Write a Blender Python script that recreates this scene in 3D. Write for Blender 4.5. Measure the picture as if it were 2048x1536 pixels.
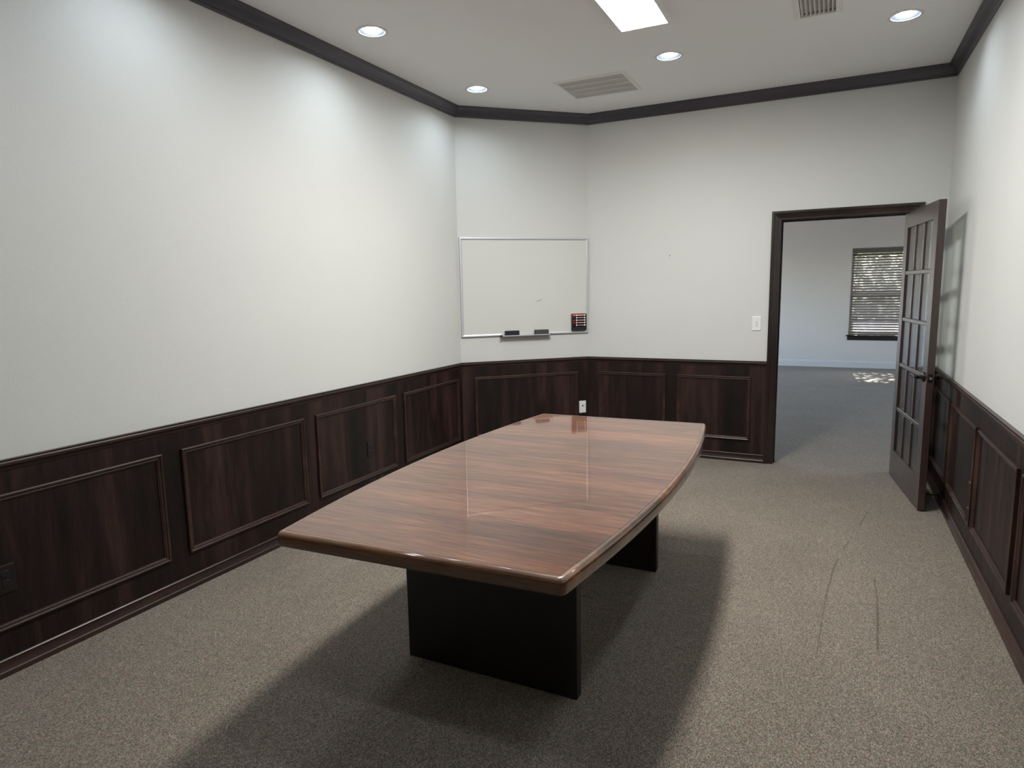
import bpy, bmesh, math, random
from mathutils import Matrix, Vector

for o in list(bpy.data.objects):
    bpy.data.objects.remove(o, do_unlink=True)
SC = bpy.context.scene
COL = SC.collection
R = math.radians

# ------------------------------------------------------------------ camera
CAM_Z = 1.5162
def look(yaw, pitch, roll):
    y, p, r = R(yaw), R(pitch), R(roll)
    fw = Vector((math.sin(y)*math.cos(p), math.cos(y)*math.cos(p), math.sin(p)))
    rt = Vector((math.cos(y), -math.sin(y), 0.0))
    up = rt.cross(fw)
    a = rt*math.cos(r) + up*math.sin(r)
    b = up*math.cos(r) - rt*math.sin(r)
    m = Matrix((a, b, -fw)).transposed().to_4x4()
    m.translation = (0, 0, CAM_Z)
    return m
cam_data = bpy.data.cameras.new('camera')
cam = bpy.data.objects.new('camera', cam_data)
COL.objects.link(cam)
cam.matrix_world = look(-26.0286, -8.1469, -1.0646)
cam_data.sensor_width = 36.0
cam_data.lens = 1308.171/2048*36.0
cam_data.clip_start = 0.05
cam_data.clip_end = 200
SC.camera = cam

# ------------------------------------------------------------------ world, sun, exposure
W = bpy.data.worlds.new('sky'); SC.world = W; W.use_nodes = True
wn = W.node_tree.nodes; wl = W.node_tree.links
for n in list(wn): wn.remove(n)
wo = wn.new('ShaderNodeOutputWorld'); bg = wn.new('ShaderNodeBackground'); sky = wn.new('ShaderNodeTexSky')
sky.sky_type = 'NISHITA'; sky.sun_disc = False; sky.sun_elevation = R(46); sky.sun_rotation = R(0)
sky.air_density = 1.0; sky.dust_density = 1.5; sky.ozone_density = 1.0
bg.inputs['Strength'].default_value = 13.0
hz = wn.new('ShaderNodeMix'); hz.data_type = 'RGBA'; hz.inputs['Factor'].default_value = 0.85; hz.inputs[7].default_value = (0.30, 0.285, 0.285, 1)   # thin high haze
wl.new(sky.outputs[0], hz.inputs[6]); wl.new(hz.outputs[2], bg.inputs['Color']); wl.new(bg.outputs[0], wo.inputs['Surface'])

sd = bpy.data.lights.new('sun', 'SUN'); sd.energy = 60.0; sd.angle = R(0.6); sd.color = (1.0, 0.99, 0.98)
so = bpy.data.objects.new('sun', sd); COL.objects.link(so)
so.rotation_euler = Vector((0.03, -0.70, -0.72)).to_track_quat('-Z', 'Y').to_euler()

SC.view_settings.view_transform = 'Standard'
SC.view_settings.look = 'None'
SC.view_settings.gamma = 1.0
SC.view_settings.use_curve_mapping = False
SC.view_settings.exposure = 0.0
SC.cycles.use_denoising = True
SC.cycles.use_adaptive_sampling = True
SC.cycles.adaptive_threshold = 0.06
SC.cycles.use_light_tree = False
SC.cycles.max_bounces = 6
SC.cycles.diffuse_bounces = 4
SC.cycles.transparent_max_bounces = 16
SC.cycles.sample_clamp_indirect = 6.0
SC.cycles.caustics_reflective = False
SC.cycles.caustics_refractive = False

BULB_E = 205.0
PANEL_E = 92.0

# ------------------------------------------------------------------ dimensions
XL, XR, YB, YA, XB, YF = -2.966, 0.7426, 5.8834, 5.0434, -2.0603, -1.6
ZC = 3.066
ZR = 0.8823          # top of the chair rail
ZTOP = 3.42          # walls run up past the ceiling to the roof
WT = 0.12            # wall thickness
DX0, DX1, DZ = -0.3995, 0.520, 2.04   # doorway
FX0, FX1, FY = -4.5, 4.5, 13.42       # far room

# ------------------------------------------------------------------ materials
def mat(name):
    m = bpy.data.materials.new(name); m.use_nodes = True
    nt = m.node_tree
    b = nt.nodes['Principled BSDF']
    return m, nt, b
def coords(nt, scale=(1, 1, 1), loc=(0, 0, 0), kind='Object'):
    tc = nt.nodes.new('ShaderNodeTexCoord'); mp = nt.nodes.new('ShaderNodeMapping')
    mp.inputs['Scale'].default_value = scale; mp.inputs['Location'].default_value = loc
    nt.links.new(tc.outputs[kind], mp.inputs['Vector'])
    return mp.outputs[0]
def noise(nt, vec, scale, detail=4, rough=0.55, dist=0.0):
    n = nt.nodes.new('ShaderNodeTexNoise')
    n.inputs['Scale'].default_value = scale; n.inputs['Detail'].default_value = detail
    n.inputs['Roughness'].default_value = rough; n.inputs['Distortion'].default_value = dist
    nt.links.new(vec, n.inputs['Vector'])
    return n.outputs['Fac']
def ramp(nt, fac, stops):
    r = nt.nodes.new('ShaderNodeValToRGB'); e = r.color_ramp.elements
    while len(e) < len(stops): e.new(0.5)
    for k, (p, c) in zip(e, stops):
        k.position = p; k.color = (c[0], c[1], c[2], 1) if hasattr(c, '__len__') else (c, c, c, 1)
    nt.links.new(fac, r.inputs[0])
    return r.outputs[0]
def mix(nt, a, b, f, mode='MIX'):
    m = nt.nodes.new('ShaderNodeMix'); m.data_type = 'RGBA'; m.blend_type = mode
    for sock, v in ((m.inputs['Factor'], f), (m.inputs[6], a), (m.inputs[7], b)):
        if hasattr(v, 'is_output'): nt.links.new(v, sock)
        elif hasattr(v, '__len__'): sock.default_value = (v[0], v[1], v[2], 1)
        else: sock.default_value = v
    return m.outputs[2]
def math_(nt, op, a, b=None, clamp=False):
    m = nt.nodes.new('ShaderNodeMath'); m.operation = op; m.use_clamp = clamp
    for i, v in enumerate((a, b)):
        if v is None: continue
        if hasattr(v, 'is_output'): nt.links.new(v, m.inputs[i])
        else: m.inputs[i].default_value = v
    return m.outputs[0]
def bump(nt, b, h, strength, dist):
    bn = nt.nodes.new('ShaderNodeBump'); bn.inputs['Strength'].default_value = strength
    bn.inputs['Distance'].default_value = dist
    nt.links.new(h, bn.inputs['Height']); nt.links.new(bn.outputs[0], b.inputs['Normal'])
def plain(name, col, rough=0.5, metal=0.0, spec=0.5, coat=0.0):
    m, nt, b = mat(name)
    v = coords(nt)
    n = noise(nt, v, 35, 3)
    c = ramp(nt, n, [(0.3, [x*0.98 for x in col]), (0.7, [min(1, x*1.02) for x in col])])
    nt.links.new(c, b.inputs['Base Color'])
    b.inputs['Roughness'].default_value = rough; b.inputs['Metallic'].default_value = metal
    b.inputs['Specular IOR Level'].default_value = spec; b.inputs['Coat Weight'].default_value = coat
    return m

def paint(name, col, rough, bscale, bstr):
    m, nt, b = mat(name)
    v = coords(nt)
    big = noise(nt, v, 1.3, 3)
    c = ramp(nt, big, [(0.3, [x*0.985 for x in col]), (0.7, [min(1, x*1.012) for x in col])])
    nt.links.new(c, b.inputs['Base Color'])
    b.inputs['Roughness'].default_value = rough
    b.inputs['Specular IOR Level'].default_value = 0.35
    h = noise(nt, v, bscale, 3, 0.5)
    h2 = ramp(nt, h, [(0.38, 0.0), (0.66, 1.0)])
    bump(nt, b, h2, bstr, 0.002)
    return m

def wood(name, axis, dark, midc, light, rough=0.38, coat=0.3, coat_rough=0.18, band=5.0, grain=55.0, bstr=0.10, seed=0.0, spec=0.5):
    """veneer with the grain running along one object axis: tone bands, cathedral figure, fine pores"""
    m, nt, b = mat(name)
    lo = 0.05
    def sc(s, stretch):
        t = [s, s, s]; t[axis] = s*stretch; return tuple(t)
    bands = noise(nt, coords(nt, sc(band, 0.10), (seed, seed*1.7, 0)), 1.0, 2, 0.6)
    fig = noise(nt, coords(nt, sc(11.0, 0.13), (seed*2, 3.1, seed)), 1.0, 4, 0.6, 0.9)
    fine = noise(nt, coords(nt, sc(grain*3.5, 0.035), (1.3, seed, 2)), 1.0, 3, 0.65)
    a = math_(nt, 'MULTIPLY', bands, 0.45)
    a = math_(nt, 'ADD', a, math_(nt, 'MULTIPLY', fig, 0.35))
    a = math_(nt, 'ADD', a, math_(nt, 'MULTIPLY', fine, 0.30))
    c = ramp(nt, a, [(0.42, dark), (0.54, midc), (0.69, light)])
    nt.links.new(c, b.inputs['Base Color'])
    b.inputs['Roughness'].default_value = rough
    b.inputs['Specular IOR Level'].default_value = spec
    b.inputs['Coat Weight'].default_value = coat
    b.inputs['Coat Roughness'].default_value = coat_rough
    bump(nt, b, fine, bstr, 0.0006)
    return m

M = {}
M['wall'] = paint('wall_paint', (0.635, 0.640, 0.615), 0.55, 190.0, 0.18)
M['ceiling'] = paint('ceiling_paint', (0.935, 0.945, 0.955), 0.7, 230.0, 0.22)
M['far_wall'] = paint('far_wall_paint', (0.80, 0.775, 0.765), 0.6, 150.0, 0.2)
M['white_trim'] = plain('white_trim_paint', (0.78, 0.79, 0.80), 0.4)
DK, MD, LT = (0.0042, 0.0033, 0.0020), (0.0135, 0.0064, 0.0056), (0.044, 0.0205, 0.0160)
M['panel_wood'] = wood('wainscot_veneer', 2, DK, MD, LT, rough=0.48, coat=0.04, coat_rough=0.25, band=7.0, spec=0.28)
M['trim_wood'] = wood('moulding_wood', 0, (0.014, 0.0068, 0.0054), (0.029, 0.0132, 0.0100), (0.062, 0.0285, 0.0195), rough=0.42, coat=0.25, coat_rough=0.25, band=3.0, seed=2.2, spec=0.4)
M['post_wood'] = wood('upright_moulding_wood', 2, (0.008, 0.0043, 0.0037), (0.015, 0.0075, 0.0062), (0.032, 0.0155, 0.0115), rough=0.32, coat=0.5, coat_rough=0.2, band=3.0, seed=4.2)
M['crown_wood'] = wood('crown_wood', 0, (0.038, 0.035, 0.050), (0.056, 0.052, 0.071), (0.085, 0.078, 0.098), rough=0.4, coat=0.3, coat_rough=0.25, band=3.0, seed=6.2)
M['door_wood'] = wood('door_wood', 2, (0.020, 0.011, 0.009), (0.034, 0.019, 0.016), (0.055, 0.030, 0.025), rough=0.36, coat=0.4, coat_rough=0.22, band=4.0, seed=7.7)
M['sill_wood'] = wood('sill_wood', 0, (0.008, 0.006, 0.006), (0.014, 0.010, 0.010), (0.03, 0.02, 0.02), seed=8.1)
M['slab_wood'] = wood('pedestal_wood', 2, (0.004, 0.0022, 0.0020), (0.0075, 0.0040, 0.0035), (0.014, 0.0075, 0.006), rough=0.45, coat=0.15, coat_rough=0.3, seed=9.4)

# table top: lacquered veneer, grain across the width, with a few pale nicks
def table_mat():
    m, nt, b = mat('tabletop_veneer')
    def sc(s, st): return (s*st, s, s)
    bands = noise(nt, coords(nt, sc(4.5, 0.12), (0.4, 2.0, 0)), 1.0, 2, 0.6)
    fig = noise(nt, coords(nt, sc(26.0, 0.07), (2.0, 3.1, 0)), 1.0, 5, 0.62, 0.5)
    fine = noise(nt, coords(nt, sc(300.0, 0.020), (1.3, 0.2, 2)), 1.0, 3, 0.7)
    a = math_(nt, 'MULTIPLY', bands, 0.26)
    a = math_(nt, 'ADD', a, math_(nt, 'MULTIPLY', fig, 0.24))
    a = math_(nt, 'ADD', a, math_(nt, 'MULTIPLY', fine, 0.55))
    c = ramp(nt, a, [(0.42, (0.024, 0.0070, 0.0038)), (0.51, (0.096, 0.0310, 0.0145)), (0.59, (0.185, 0.067, 0.0290)), (0.69, (0.32, 0.135, 0.058))])
    vo = nt.nodes.new('ShaderNodeTexVoronoi'); vo.inputs['Scale'].default_value = 9.0
    nt.links.new(coords(nt, (0.55, 1, 1)), vo.inputs['Vector'])
    sp = math_(nt, 'LESS_THAN', vo.outputs['Distance'], 0.022)
    pick = nt.nodes.new('ShaderNodeSeparateColor'); nt.links.new(vo.outputs['Color'], pick.inputs[0])
    sp = math_(nt, 'MULTIPLY', sp, math_(nt, 'GREATER_THAN', pick.outputs[0], 0.72))
    c2 = mix(nt, c, (0.55, 0.44, 0.33), math_(nt, 'MULTIPLY', sp, 0.7))
    nt.links.new(c2, b.inputs['Base Color'])
    b.inputs['Roughness'].default_value = 0.30
    b.inputs['Specular IOR Level'].default_value = 0.12
    b.inputs['Coat Weight'].default_value = 1.0
    b.inputs['Coat IOR'].default_value = 1.5
    b.inputs['Coat Roughness'].default_value = 0.035
    bump(nt, b, fine, 0.05, 0.0004)
    return m
M['table'] = table_mat()
M['edge'] = wood('table_edge_wood', 0, (0.034, 0.0105, 0.0045), (0.095, 0.0330, 0.0105), (0.230, 0.096, 0.028), rough=0.35, coat=1.0, coat_rough=0.06, band=6, grain=70, bstr=0.06, seed=5.0)

def carpet():
    m, nt, b = mat('carpet')
    v = coords(nt)
    tv = nt.nodes.new('ShaderNodeTexVoronoi'); tv.inputs['Scale'].default_value = 440.0
    wob = nt.nodes.new('ShaderNodeVectorMath'); wob.operation = 'ADD'
    wn_ = nt.nodes.new('ShaderNodeTexNoise'); wn_.inputs['Scale'].default_value = 160.0; nt.links.new(v, wn_.inputs['Vector'])
    sc_ = nt.nodes.new('ShaderNodeVectorMath'); sc_.operation = 'SCALE'; sc_.inputs['Scale'].default_value = 0.006
    nt.links.new(wn_.outputs['Color'], sc_.inputs[0]); nt.links.new(coords(nt, (1.0, 0.6, 1.0)), wob.inputs[0]); nt.links.new(sc_.outputs[0], wob.inputs[1])
    nt.links.new(wob.outputs[0], tv.inputs['Vector'])
    tr_ = nt.nodes.new('ShaderNodeSeparateColor'); nt.links.new(tv.outputs['Color'], tr_.inputs[0])
    n1 = noise(nt, v, 420.0, 2, 0.7)
    n3 = noise(nt, v, 2.2, 3, 0.6)
    n4 = noise(nt, v, 38.0, 3, 0.7)
    a = math_(nt, 'ADD', math_(nt, 'MULTIPLY', tr_.outputs[0], 0.55), math_(nt, 'MULTIPLY', n1, 0.45))
    c = ramp(nt, a, [(0.08, (0.036, 0.0275, 0.0215)), (0.50, (0.168, 0.137, 0.112)), (0.92, (0.46, 0.40, 0.342))])
    tint = ramp(nt, n4, [(0.35, (0.90, 1.00, 0.90)), (0.65, (1.08, 0.98, 0.99))])
    c = mix(nt, c, tint, 1.0, 'MULTIPLY')
    soil = ramp(nt, n3, [(0.3, 0.92), (0.7, 1.05)])
    c = mix(nt, c, soil, 1.0, 'MULTIPLY')
    # pulled seams and scuffs, as worn into the carpet
    sep = nt.nodes.new('ShaderNodeSeparateXYZ'); nt.links.new(v, sep.inputs[0])
    px, py = sep.outputs[0], sep.outputs[1]
    marks = None
    def seg(p, q, w, k):
        nonlocal marks
        dx, dy = q[0]-p[0], q[1]-p[1]; L2 = dx*dx+dy*dy
        ax = math_(nt, 'SUBTRACT', px, p[0]); ay = math_(nt, 'SUBTRACT', py, p[1])
        t = math_(nt, 'ADD', math_(nt, 'MULTIPLY', ax, dx/L2), math_(nt, 'MULTIPLY', ay, dy/L2), True)
        ex = math_(nt, 'SUBTRACT', ax, math_(nt, 'MULTIPLY', t, dx))
        ey = math_(nt, 'SUBTRACT', ay, math_(nt, 'MULTIPLY', t, dy))
        d = math_(nt, 'SQRT', math_(nt, 'ADD', math_(nt, 'MULTIPLY', ex, ex), math_(nt, 'MULTIPLY', ey, ey)))
        f = math_(nt, 'MULTIPLY', math_(nt, 'SUBTRACT', 1.0, math_(nt, 'DIVIDE', d, w), True), k)
        marks = f if marks is None else math_(nt, 'MAXIMUM', marks, f)
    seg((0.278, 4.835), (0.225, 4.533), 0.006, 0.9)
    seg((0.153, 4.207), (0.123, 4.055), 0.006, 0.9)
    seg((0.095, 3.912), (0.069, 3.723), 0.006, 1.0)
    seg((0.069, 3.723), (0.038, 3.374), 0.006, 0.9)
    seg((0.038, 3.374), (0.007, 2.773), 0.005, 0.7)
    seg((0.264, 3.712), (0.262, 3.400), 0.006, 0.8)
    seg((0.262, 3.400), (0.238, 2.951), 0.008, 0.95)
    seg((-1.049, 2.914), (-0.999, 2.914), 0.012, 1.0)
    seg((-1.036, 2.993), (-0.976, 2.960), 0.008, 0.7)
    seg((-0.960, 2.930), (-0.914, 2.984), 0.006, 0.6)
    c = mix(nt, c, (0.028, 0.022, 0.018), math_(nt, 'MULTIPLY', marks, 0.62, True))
    nt.links.new(c, b.inputs['Base Color'])
    b.inputs['Roughness'].default_value = 0.95
    b.inputs['Specular IOR Level'].default_value = 0.1
    b.inputs['Sheen Weight'].default_value = 0.15
    bump(nt, b, a, 0.22, 0.002)
    return m
M['carpet'] = carpet()

def emit(name, col, e):
    m = bpy.data.materials.new(name); m.use_nodes = True; nt = m.node_tree
    for n in list(nt.nodes): nt.nodes.remove(n)
    o = nt.nodes.new('ShaderNodeOutputMaterial'); em = nt.nodes.new('ShaderNodeEmission')
    em.inputs['Color'].default_value = (*col, 1); em.inputs['Strength'].default_value = e
    nt.links.new(em.outputs[0], o.inputs['Surface'])
    return m
M['bulb'] = emit('led_bulb', (0.80, 0.90, 1.0), BULB_E)
M['lens'] = emit('led_panel_lens', (1.0, 0.98, 0.94), PANEL_E)

def glass(name, tint=(0.97, 0.985, 0.98)):
    m = bpy.data.materials.new(name); m.use_nodes = True; nt = m.node_tree
    for n in list(nt.nodes): nt.nodes.remove(n)
    o = nt.nodes.new('ShaderNodeOutputMaterial'); t = nt.nodes.new('ShaderNodeBsdfTransparent')
    g = nt.nodes.new('ShaderNodeBsdfGlossy'); f = nt.nodes.new('ShaderNodeLayerWeight'); x = nt.nodes.new('ShaderNodeMixShader')
    t.inputs['Color'].default_value = (*tint, 1); g.inputs['Roughness'].default_value = 0.02
    f.inputs['Blend'].default_value = 0.5
    sch = math_(nt, 'ADD', math_(nt, 'MULTIPLY', math_(nt, 'POWER', f.outputs['Facing'], 5.0), 0.9), 0.04)     # Schlick, per face
    nt.links.new(sch, x.inputs[0]); nt.links.new(t.outputs[0], x.inputs[1]); nt.links.new(g.outputs[0], x.inputs[2])
    nt.links.new(x.outputs[0], o.inputs['Surface'])
    return m
M['glass'] = glass('clear_glass')

M['white_plastic'] = plain('white_plastic', (0.80, 0.80, 0.78), 0.35)
M['brown_plastic'] = plain('brown_plastic', (0.012, 0.008, 0.007), 0.35)
M['slot'] = plain('dark_slot', (0.004, 0.004, 0.004), 0.6)
M['white_metal'] = plain('white_enamel', (0.84, 0.835, 0.81), 0.4)
M['reflector'] = plain('reflector_enamel', (0.012, 0.0135, 0.0155), 0.30)
M['duct'] = plain('dark_duct', (0.10, 0.10, 0.105), 0.8)
M['alu'] = plain('brushed_aluminium', (0.66, 0.67, 0.71), 0.38, 0.5)
M['board'] = paint('whiteboard_enamel', (0.64, 0.64, 0.605), 0.30, 3.0, 0.0)
M['smudge'] = plain('pen_smudge', (0.33, 0.33, 0.32), 0.6)
M['felt'] = plain('eraser_felt', (0.018, 0.018, 0.024), 0.95)
M['felt2'] = plain('worn_eraser_felt', (0.06, 0.06, 0.065), 0.95)
M['black_plastic'] = plain('black_plastic', (0.012, 0.012, 0.014), 0.35)
M['bronze'] = plain('dark_bronze', (0.018, 0.016, 0.015), 0.3, 0.7)
M['steel'] = plain('satin_steel', (0.6, 0.58, 0.55), 0.25, 1.0)
M['rubber'] = plain('white_rubber', (0.35, 0.35, 0.35), 0.6)
M['blind'] = plain('taupe_blind', (0.175, 0.142, 0.125), 0.5)
M['blind_rail'] = plain('taupe_valance', (0.16, 0.14, 0.125), 0.5)
M['cord'] = plain('blind_cord', (0.30, 0.27, 0.24), 0.8)
M['vinyl'] = plain('window_vinyl', (0.75, 0.75, 0.74), 0.4)
M['leaf'] = plain('leaf_green', (0.15, 0.17, 0.10), 0.6)
M['backdrop_core'] = plain('backdrop_core', (0.05, 0.055, 0.035), 0.9)
M['paving'] = plain('pale_paving', (0.55, 0.52, 0.49), 0.9)
M['bark'] = plain('bark', (0.09, 0.065, 0.045), 0.9)
M['lawn'] = plain('lawn', (0.11, 0.15, 0.06), 0.9)
M['roof'] = plain('roof_deck', (0.25, 0.24, 0.23), 0.9)
for nm, c in (('orange', (0.80, 0.16, 0.05)), ('blue', (0.02, 0.025, 0.12)), ('red', (0.30, 0.02, 0.03)), ('crimson', (0.22, 0.015, 0.025)), ('black', (0.01, 0.01, 0.012))):
    M['ink_'+nm] = plain('marker_'+nm, c, 0.35)

# ------------------------------------------------------------------ mesh helpers
def link(name, mesh, m, parent=None, mw=None, smooth=False):
    o = bpy.data.objects.new(name, mesh); COL.objects.link(o)
    if m is not None and not mesh.materials: mesh.materials.append(M[m])
    if parent is not None: o.parent = parent
    if mw is not None: o.matrix_world = mw if parent is None else mw
    if smooth:
        for p in mesh.polygons: p.use_smooth = True
    return o
class G:
    def __init__(s): s.v = []; s.f = []
    def add(s, vs, fs):
        k = len(s.v); s.v += [tuple(p) for p in vs]; s.f += [tuple(i+k for i in f) for f in fs]
        return s
    def box(s, x0, x1, y0, y1, z0, z1):
        return s.add([(x0,y0,z0),(x1,y0,z0),(x1,y1,z0),(x0,y1,z0),(x0,y0,z1),(x1,y0,z1),(x1,y1,z1),(x0,y1,z1)],
                     [(0,3,2,1),(4,5,6,7),(0,1,5,4),(1,2,6,5),(2,3,7,6),(3,0,4,7)])
    def lathe(s, prof, n=32, origin=(0,0,0), axis='z', cap0=False, cap1=False):
        """prof: (radius, height) pairs"""
        vs = []
        for r, h in prof:
            for i in range(n):
                a = 2*math.pi*i/n; p = (r*math.cos(a), r*math.sin(a), h)
                if axis == 'y': p = (p[0], p[2], p[1])
                if axis == 'x': p = (p[2], p[0], p[1])
                vs.append((p[0]+origin[0], p[1]+origin[1], p[2]+origin[2]))
        fs = []
        for k in range(len(prof)-1):
            for i in range(n):
                j = (i+1) % n; fs.append((k*n+i, k*n+j, (k+1)*n+j, (k+1)*n+i))
        if cap0: fs.append(tuple(range(n-1, -1, -1)))
        if cap1: fs.append(tuple((len(prof)-1)*n+i for i in range(n)))
        return s.add(vs, fs)
    def tube(s, pts, rad, n=10):
        pts = [Vector(p) for p in pts]; vs = []
        rads = rad if hasattr(rad, '__len__') else [rad]*len(pts)
        for i, p in enumerate(pts):
            d = (pts[min(i+1, len(pts)-1)] - pts[max(i-1, 0)]).normalized()
            a = d.orthogonal().normalized() if abs(d.z) > 0.9 else d.cross(Vector((0,0,1))).normalized()
            b = d.cross(a)
            for k in range(n):
                t = 2*math.pi*k/n; vs.append(p + (a*math.cos(t)+b*math.sin(t))*rads[i])
        fs = []
        for i in range(len(pts)-1):
            for k in range(n):
                j = (k+1) % n; fs.append((i*n+k, i*n+j, (i+1)*n+j, (i+1)*n+k))
        fs.append(tuple(range(n-1, -1, -1))); fs.append(tuple((len(pts)-1)*n+k for k in range(n)))
        return s.add(vs, fs)
    def mesh(s, name):
        me = bpy.data.meshes.new(name); me.from_pydata(s.v, [], s.f)
        bm = bmesh.new(); bm.from_mesh(me); bmesh.ops.recalc_face_normals(bm, faces=bm.faces); bm.to_mesh(me); bm.free()
        return me
    def obj(s, name, m, parent=None, mw=None, smooth=False, bevel=0.0, seg=2):
        o = link(name, s.mesh(name), m, parent, mw, smooth)
        if bevel:
            b = o.modifiers.new('bevel', 'BEVEL'); b.width = bevel; b.segments = seg; b.limit_method = 'ANGLE'; b.angle_limit = R(40)
        return o
def empty(name, mw=None, parent=None):
    o = bpy.data.objects.new(name, None); COL.objects.link(o); o.empty_display_size = 0.1
    if mw is not None: o.matrix_world = mw
    if parent is not None: o.parent = parent
    return o
def tag(o, label, cat=None, group=None, kind=None):
    o['label'] = label
    if cat: o['category'] = cat
    if group: o['group'] = group
    if kind: o['kind'] = kind
    return o
def frame(p, q):
    """wall frame: origin p on the floor, x along p->q, y into the room, z up"""
    e = Vector((q[0]-p[0], q[1]-p[1], 0)); L = e.length; e /= L
    n = Vector((-e.y, e.x, 0))
    m = Matrix((e, n, Vector((0,0,1)))).transposed().to_4x4(); m.translation = (p[0], p[1], 0)
    return m, L
def place(mw, x, y, z):
    return mw @ Matrix.Translation((x, y, z))

def wall_geo(g, x0, x1, z0, z1, t, openings=()):
    xs = sorted({x0, x1} | {a for o in openings for a in o[:2]}); zs = sorted({z0, z1} | {a for o in openings for a in o[2:]})
    inside = lambda x, z: any(o[0] < x < o[1] and o[2] < z < o[3] for o in openings)
    for i in range(len(xs)-1):
        for k in range(len(zs)-1):
            a, b, c, d = xs[i], xs[i+1], zs[k], zs[k+1]
            if inside((a+b)/2, (c+d)/2): continue
            g.add([(a,0,c),(b,0,c),(b,0,d),(a,0,d)], [(0,1,2,3)])
            g.add([(a,-t,c),(b,-t,c),(b,-t,d),(a,-t,d)], [(3,2,1,0)])
    for a, b, c, d in list(openings) + [(x0, x1, z0, z1)]:
        g.add([(a,0,c),(b,0,c),(b,0,d),(a,0,d),(a,-t,c),(b,-t,c),(b,-t,d),(a,-t,d)], ([] if c == 0 else [(0,4,5,1)]) + [(1,5,6,2),(2,6,7,3),(3,7,4,0)])
    return g

# ------------------------------------------------------------------ floor, roof, ceiling
fl = G().box(FX0-0.2, FX1+0.2, YF-0.2, FY+0.2, -0.12, 0.0).obj('floor', 'carpet')
tag(fl, 'brown and grey flecked carpet running through both rooms', kind='structure')
rf = G().box(FX0-0.4, FX1+0.4, YF-0.4, FY+0.4, ZTOP+0.001, ZTOP+0.14).obj('roof', 'roof')  # unseen slab, added so no sky light enters through the ceiling holes
tag(rf, 'flat roof deck added over both rooms to keep the sky light out', kind='structure')

LIGHT_X = (-2.552, -1.07, 0.312)
LIGHT_Y = (4.705, 3.405, 2.105, 0.805)
CAN_R = 0.076
cans = []
for y in LIGHT_Y:
    for x in LIGHT_X:
        if x == LIGHT_X[1] and y == 3.405: continue     # the panel light sits there
        cans.append((x, y))
V1 = (-1.955, -1.442, 4.865, 5.318)    # return grille opening
V2 = (-0.245, -0.050, 4.050, 4.418)    # supply register opening
def ceiling():
    g = G(); c = 0.10
    x0, x1, y0, y1 = XL-0.05, XR+0.05, YF-0.05, YB+0.05
    cells = [(x-c, x+c, y-c, y+c) for x, y in cans]
    rects = [V1, V2]
    xs = sorted({x0, x1} | {round(a, 5) for r in cells+rects for a in r[:2]})
    ys = sorted({y0, y1} | {round(a, 5) for r in cells+rects for a in r[2:]})
    def hit(rs, x, y): return any(r[0] < x < r[1] and r[2] < y < r[3] for r in rs)
    for i in range(len(xs)-1):
        for k in range(len(ys)-1):
            mx, my = (xs[i]+xs[i+1])/2, (ys[k]+ys[k+1])/2
            if hit(cells, mx, my) or hit(rects, mx, my): continue
            g.add([(xs[i],ys[k],ZC),(xs[i+1],ys[k],ZC),(xs[i+1],ys[k+1],ZC),(xs[i],ys[k+1],ZC)], [(3,2,1,0)])
    n = 32
    for x, y in cans:
        vs = []
        for i in range(n):
            a = 2*math.pi*i/n; ca, sa = math.cos(a), math.sin(a); k = c/max(abs(ca), abs(sa))
            vs += [(x+CAN_R*ca, y+CAN_R*sa, ZC), (x+k*ca, y+k*sa, ZC)]
        g.add(vs, [(2*i, 2*i+1, 2*((i+1) % n)+1, 2*((i+1) % n)) for i in range(n)])
    me = bpy.data.meshes.new('ceiling'); me.from_pydata(g.v, [], g.f)
    bm = bmesh.new(); bm.from_mesh(me); bmesh.ops.remove_doubles(bm, verts=bm.verts, dist=1e-5)
    for f in bm.faces:
        if f.normal.z > 0: f.normal_flip()
    bm.to_mesh(me); bm.free()
    o = link('ceiling', me, 'ceiling')
    tag(o, 'grey-white painted plaster ceiling of the meeting room', kind='structure')
ceiling()
fc = G().box(FX0, FX1, YB+WT, FY, ZC, ZC+0.05).obj('ceiling_far', 'far_wall')
tag(fc, 'plain white ceiling of the room beyond the doorway', kind='structure')

# ------------------------------------------------------------------ walls, wainscot, trims of the meeting room
PLAN = [(XL, YF), (XR, YF), (XR, YB), (XB, YB), (XL, YA)]     # counter-clockwise, room on the left
SIDES = ['front', 'right', 'back', 'corner', 'left']
NP = len(PLAN)
DIRS = []
for i in range(NP):
    p, q = Vector(PLAN[i]), Vector(PLAN[(i+1) % NP]); DIRS.append((q-p).normalized())
def offv(i, d):
    """plan corner i moved d into the room, mitred"""
    e0, e1 = DIRS[i-1], DIRS[i]
    n0, n1 = Vector((-e0.y, e0.x)), Vector((-e1.y, e1.x))
    b = (n0+n1); b /= b.length
    return Vector(PLAN[i]) + b*(d/b.dot(n0))
FR = [frame(PLAN[i], PLAN[(i+1) % NP]) for i in range(NP)]
wall_names = {'front': 'cream painted wall behind the viewpoint with dark wainscot', 'right': 'cream painted wall beside the open door, above dark wainscot',
              'back': 'cream painted end wall with the doorway', 'corner': 'narrow angled cream wall carrying the whiteboard', 'left': 'long cream painted wall left of the table'}
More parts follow.
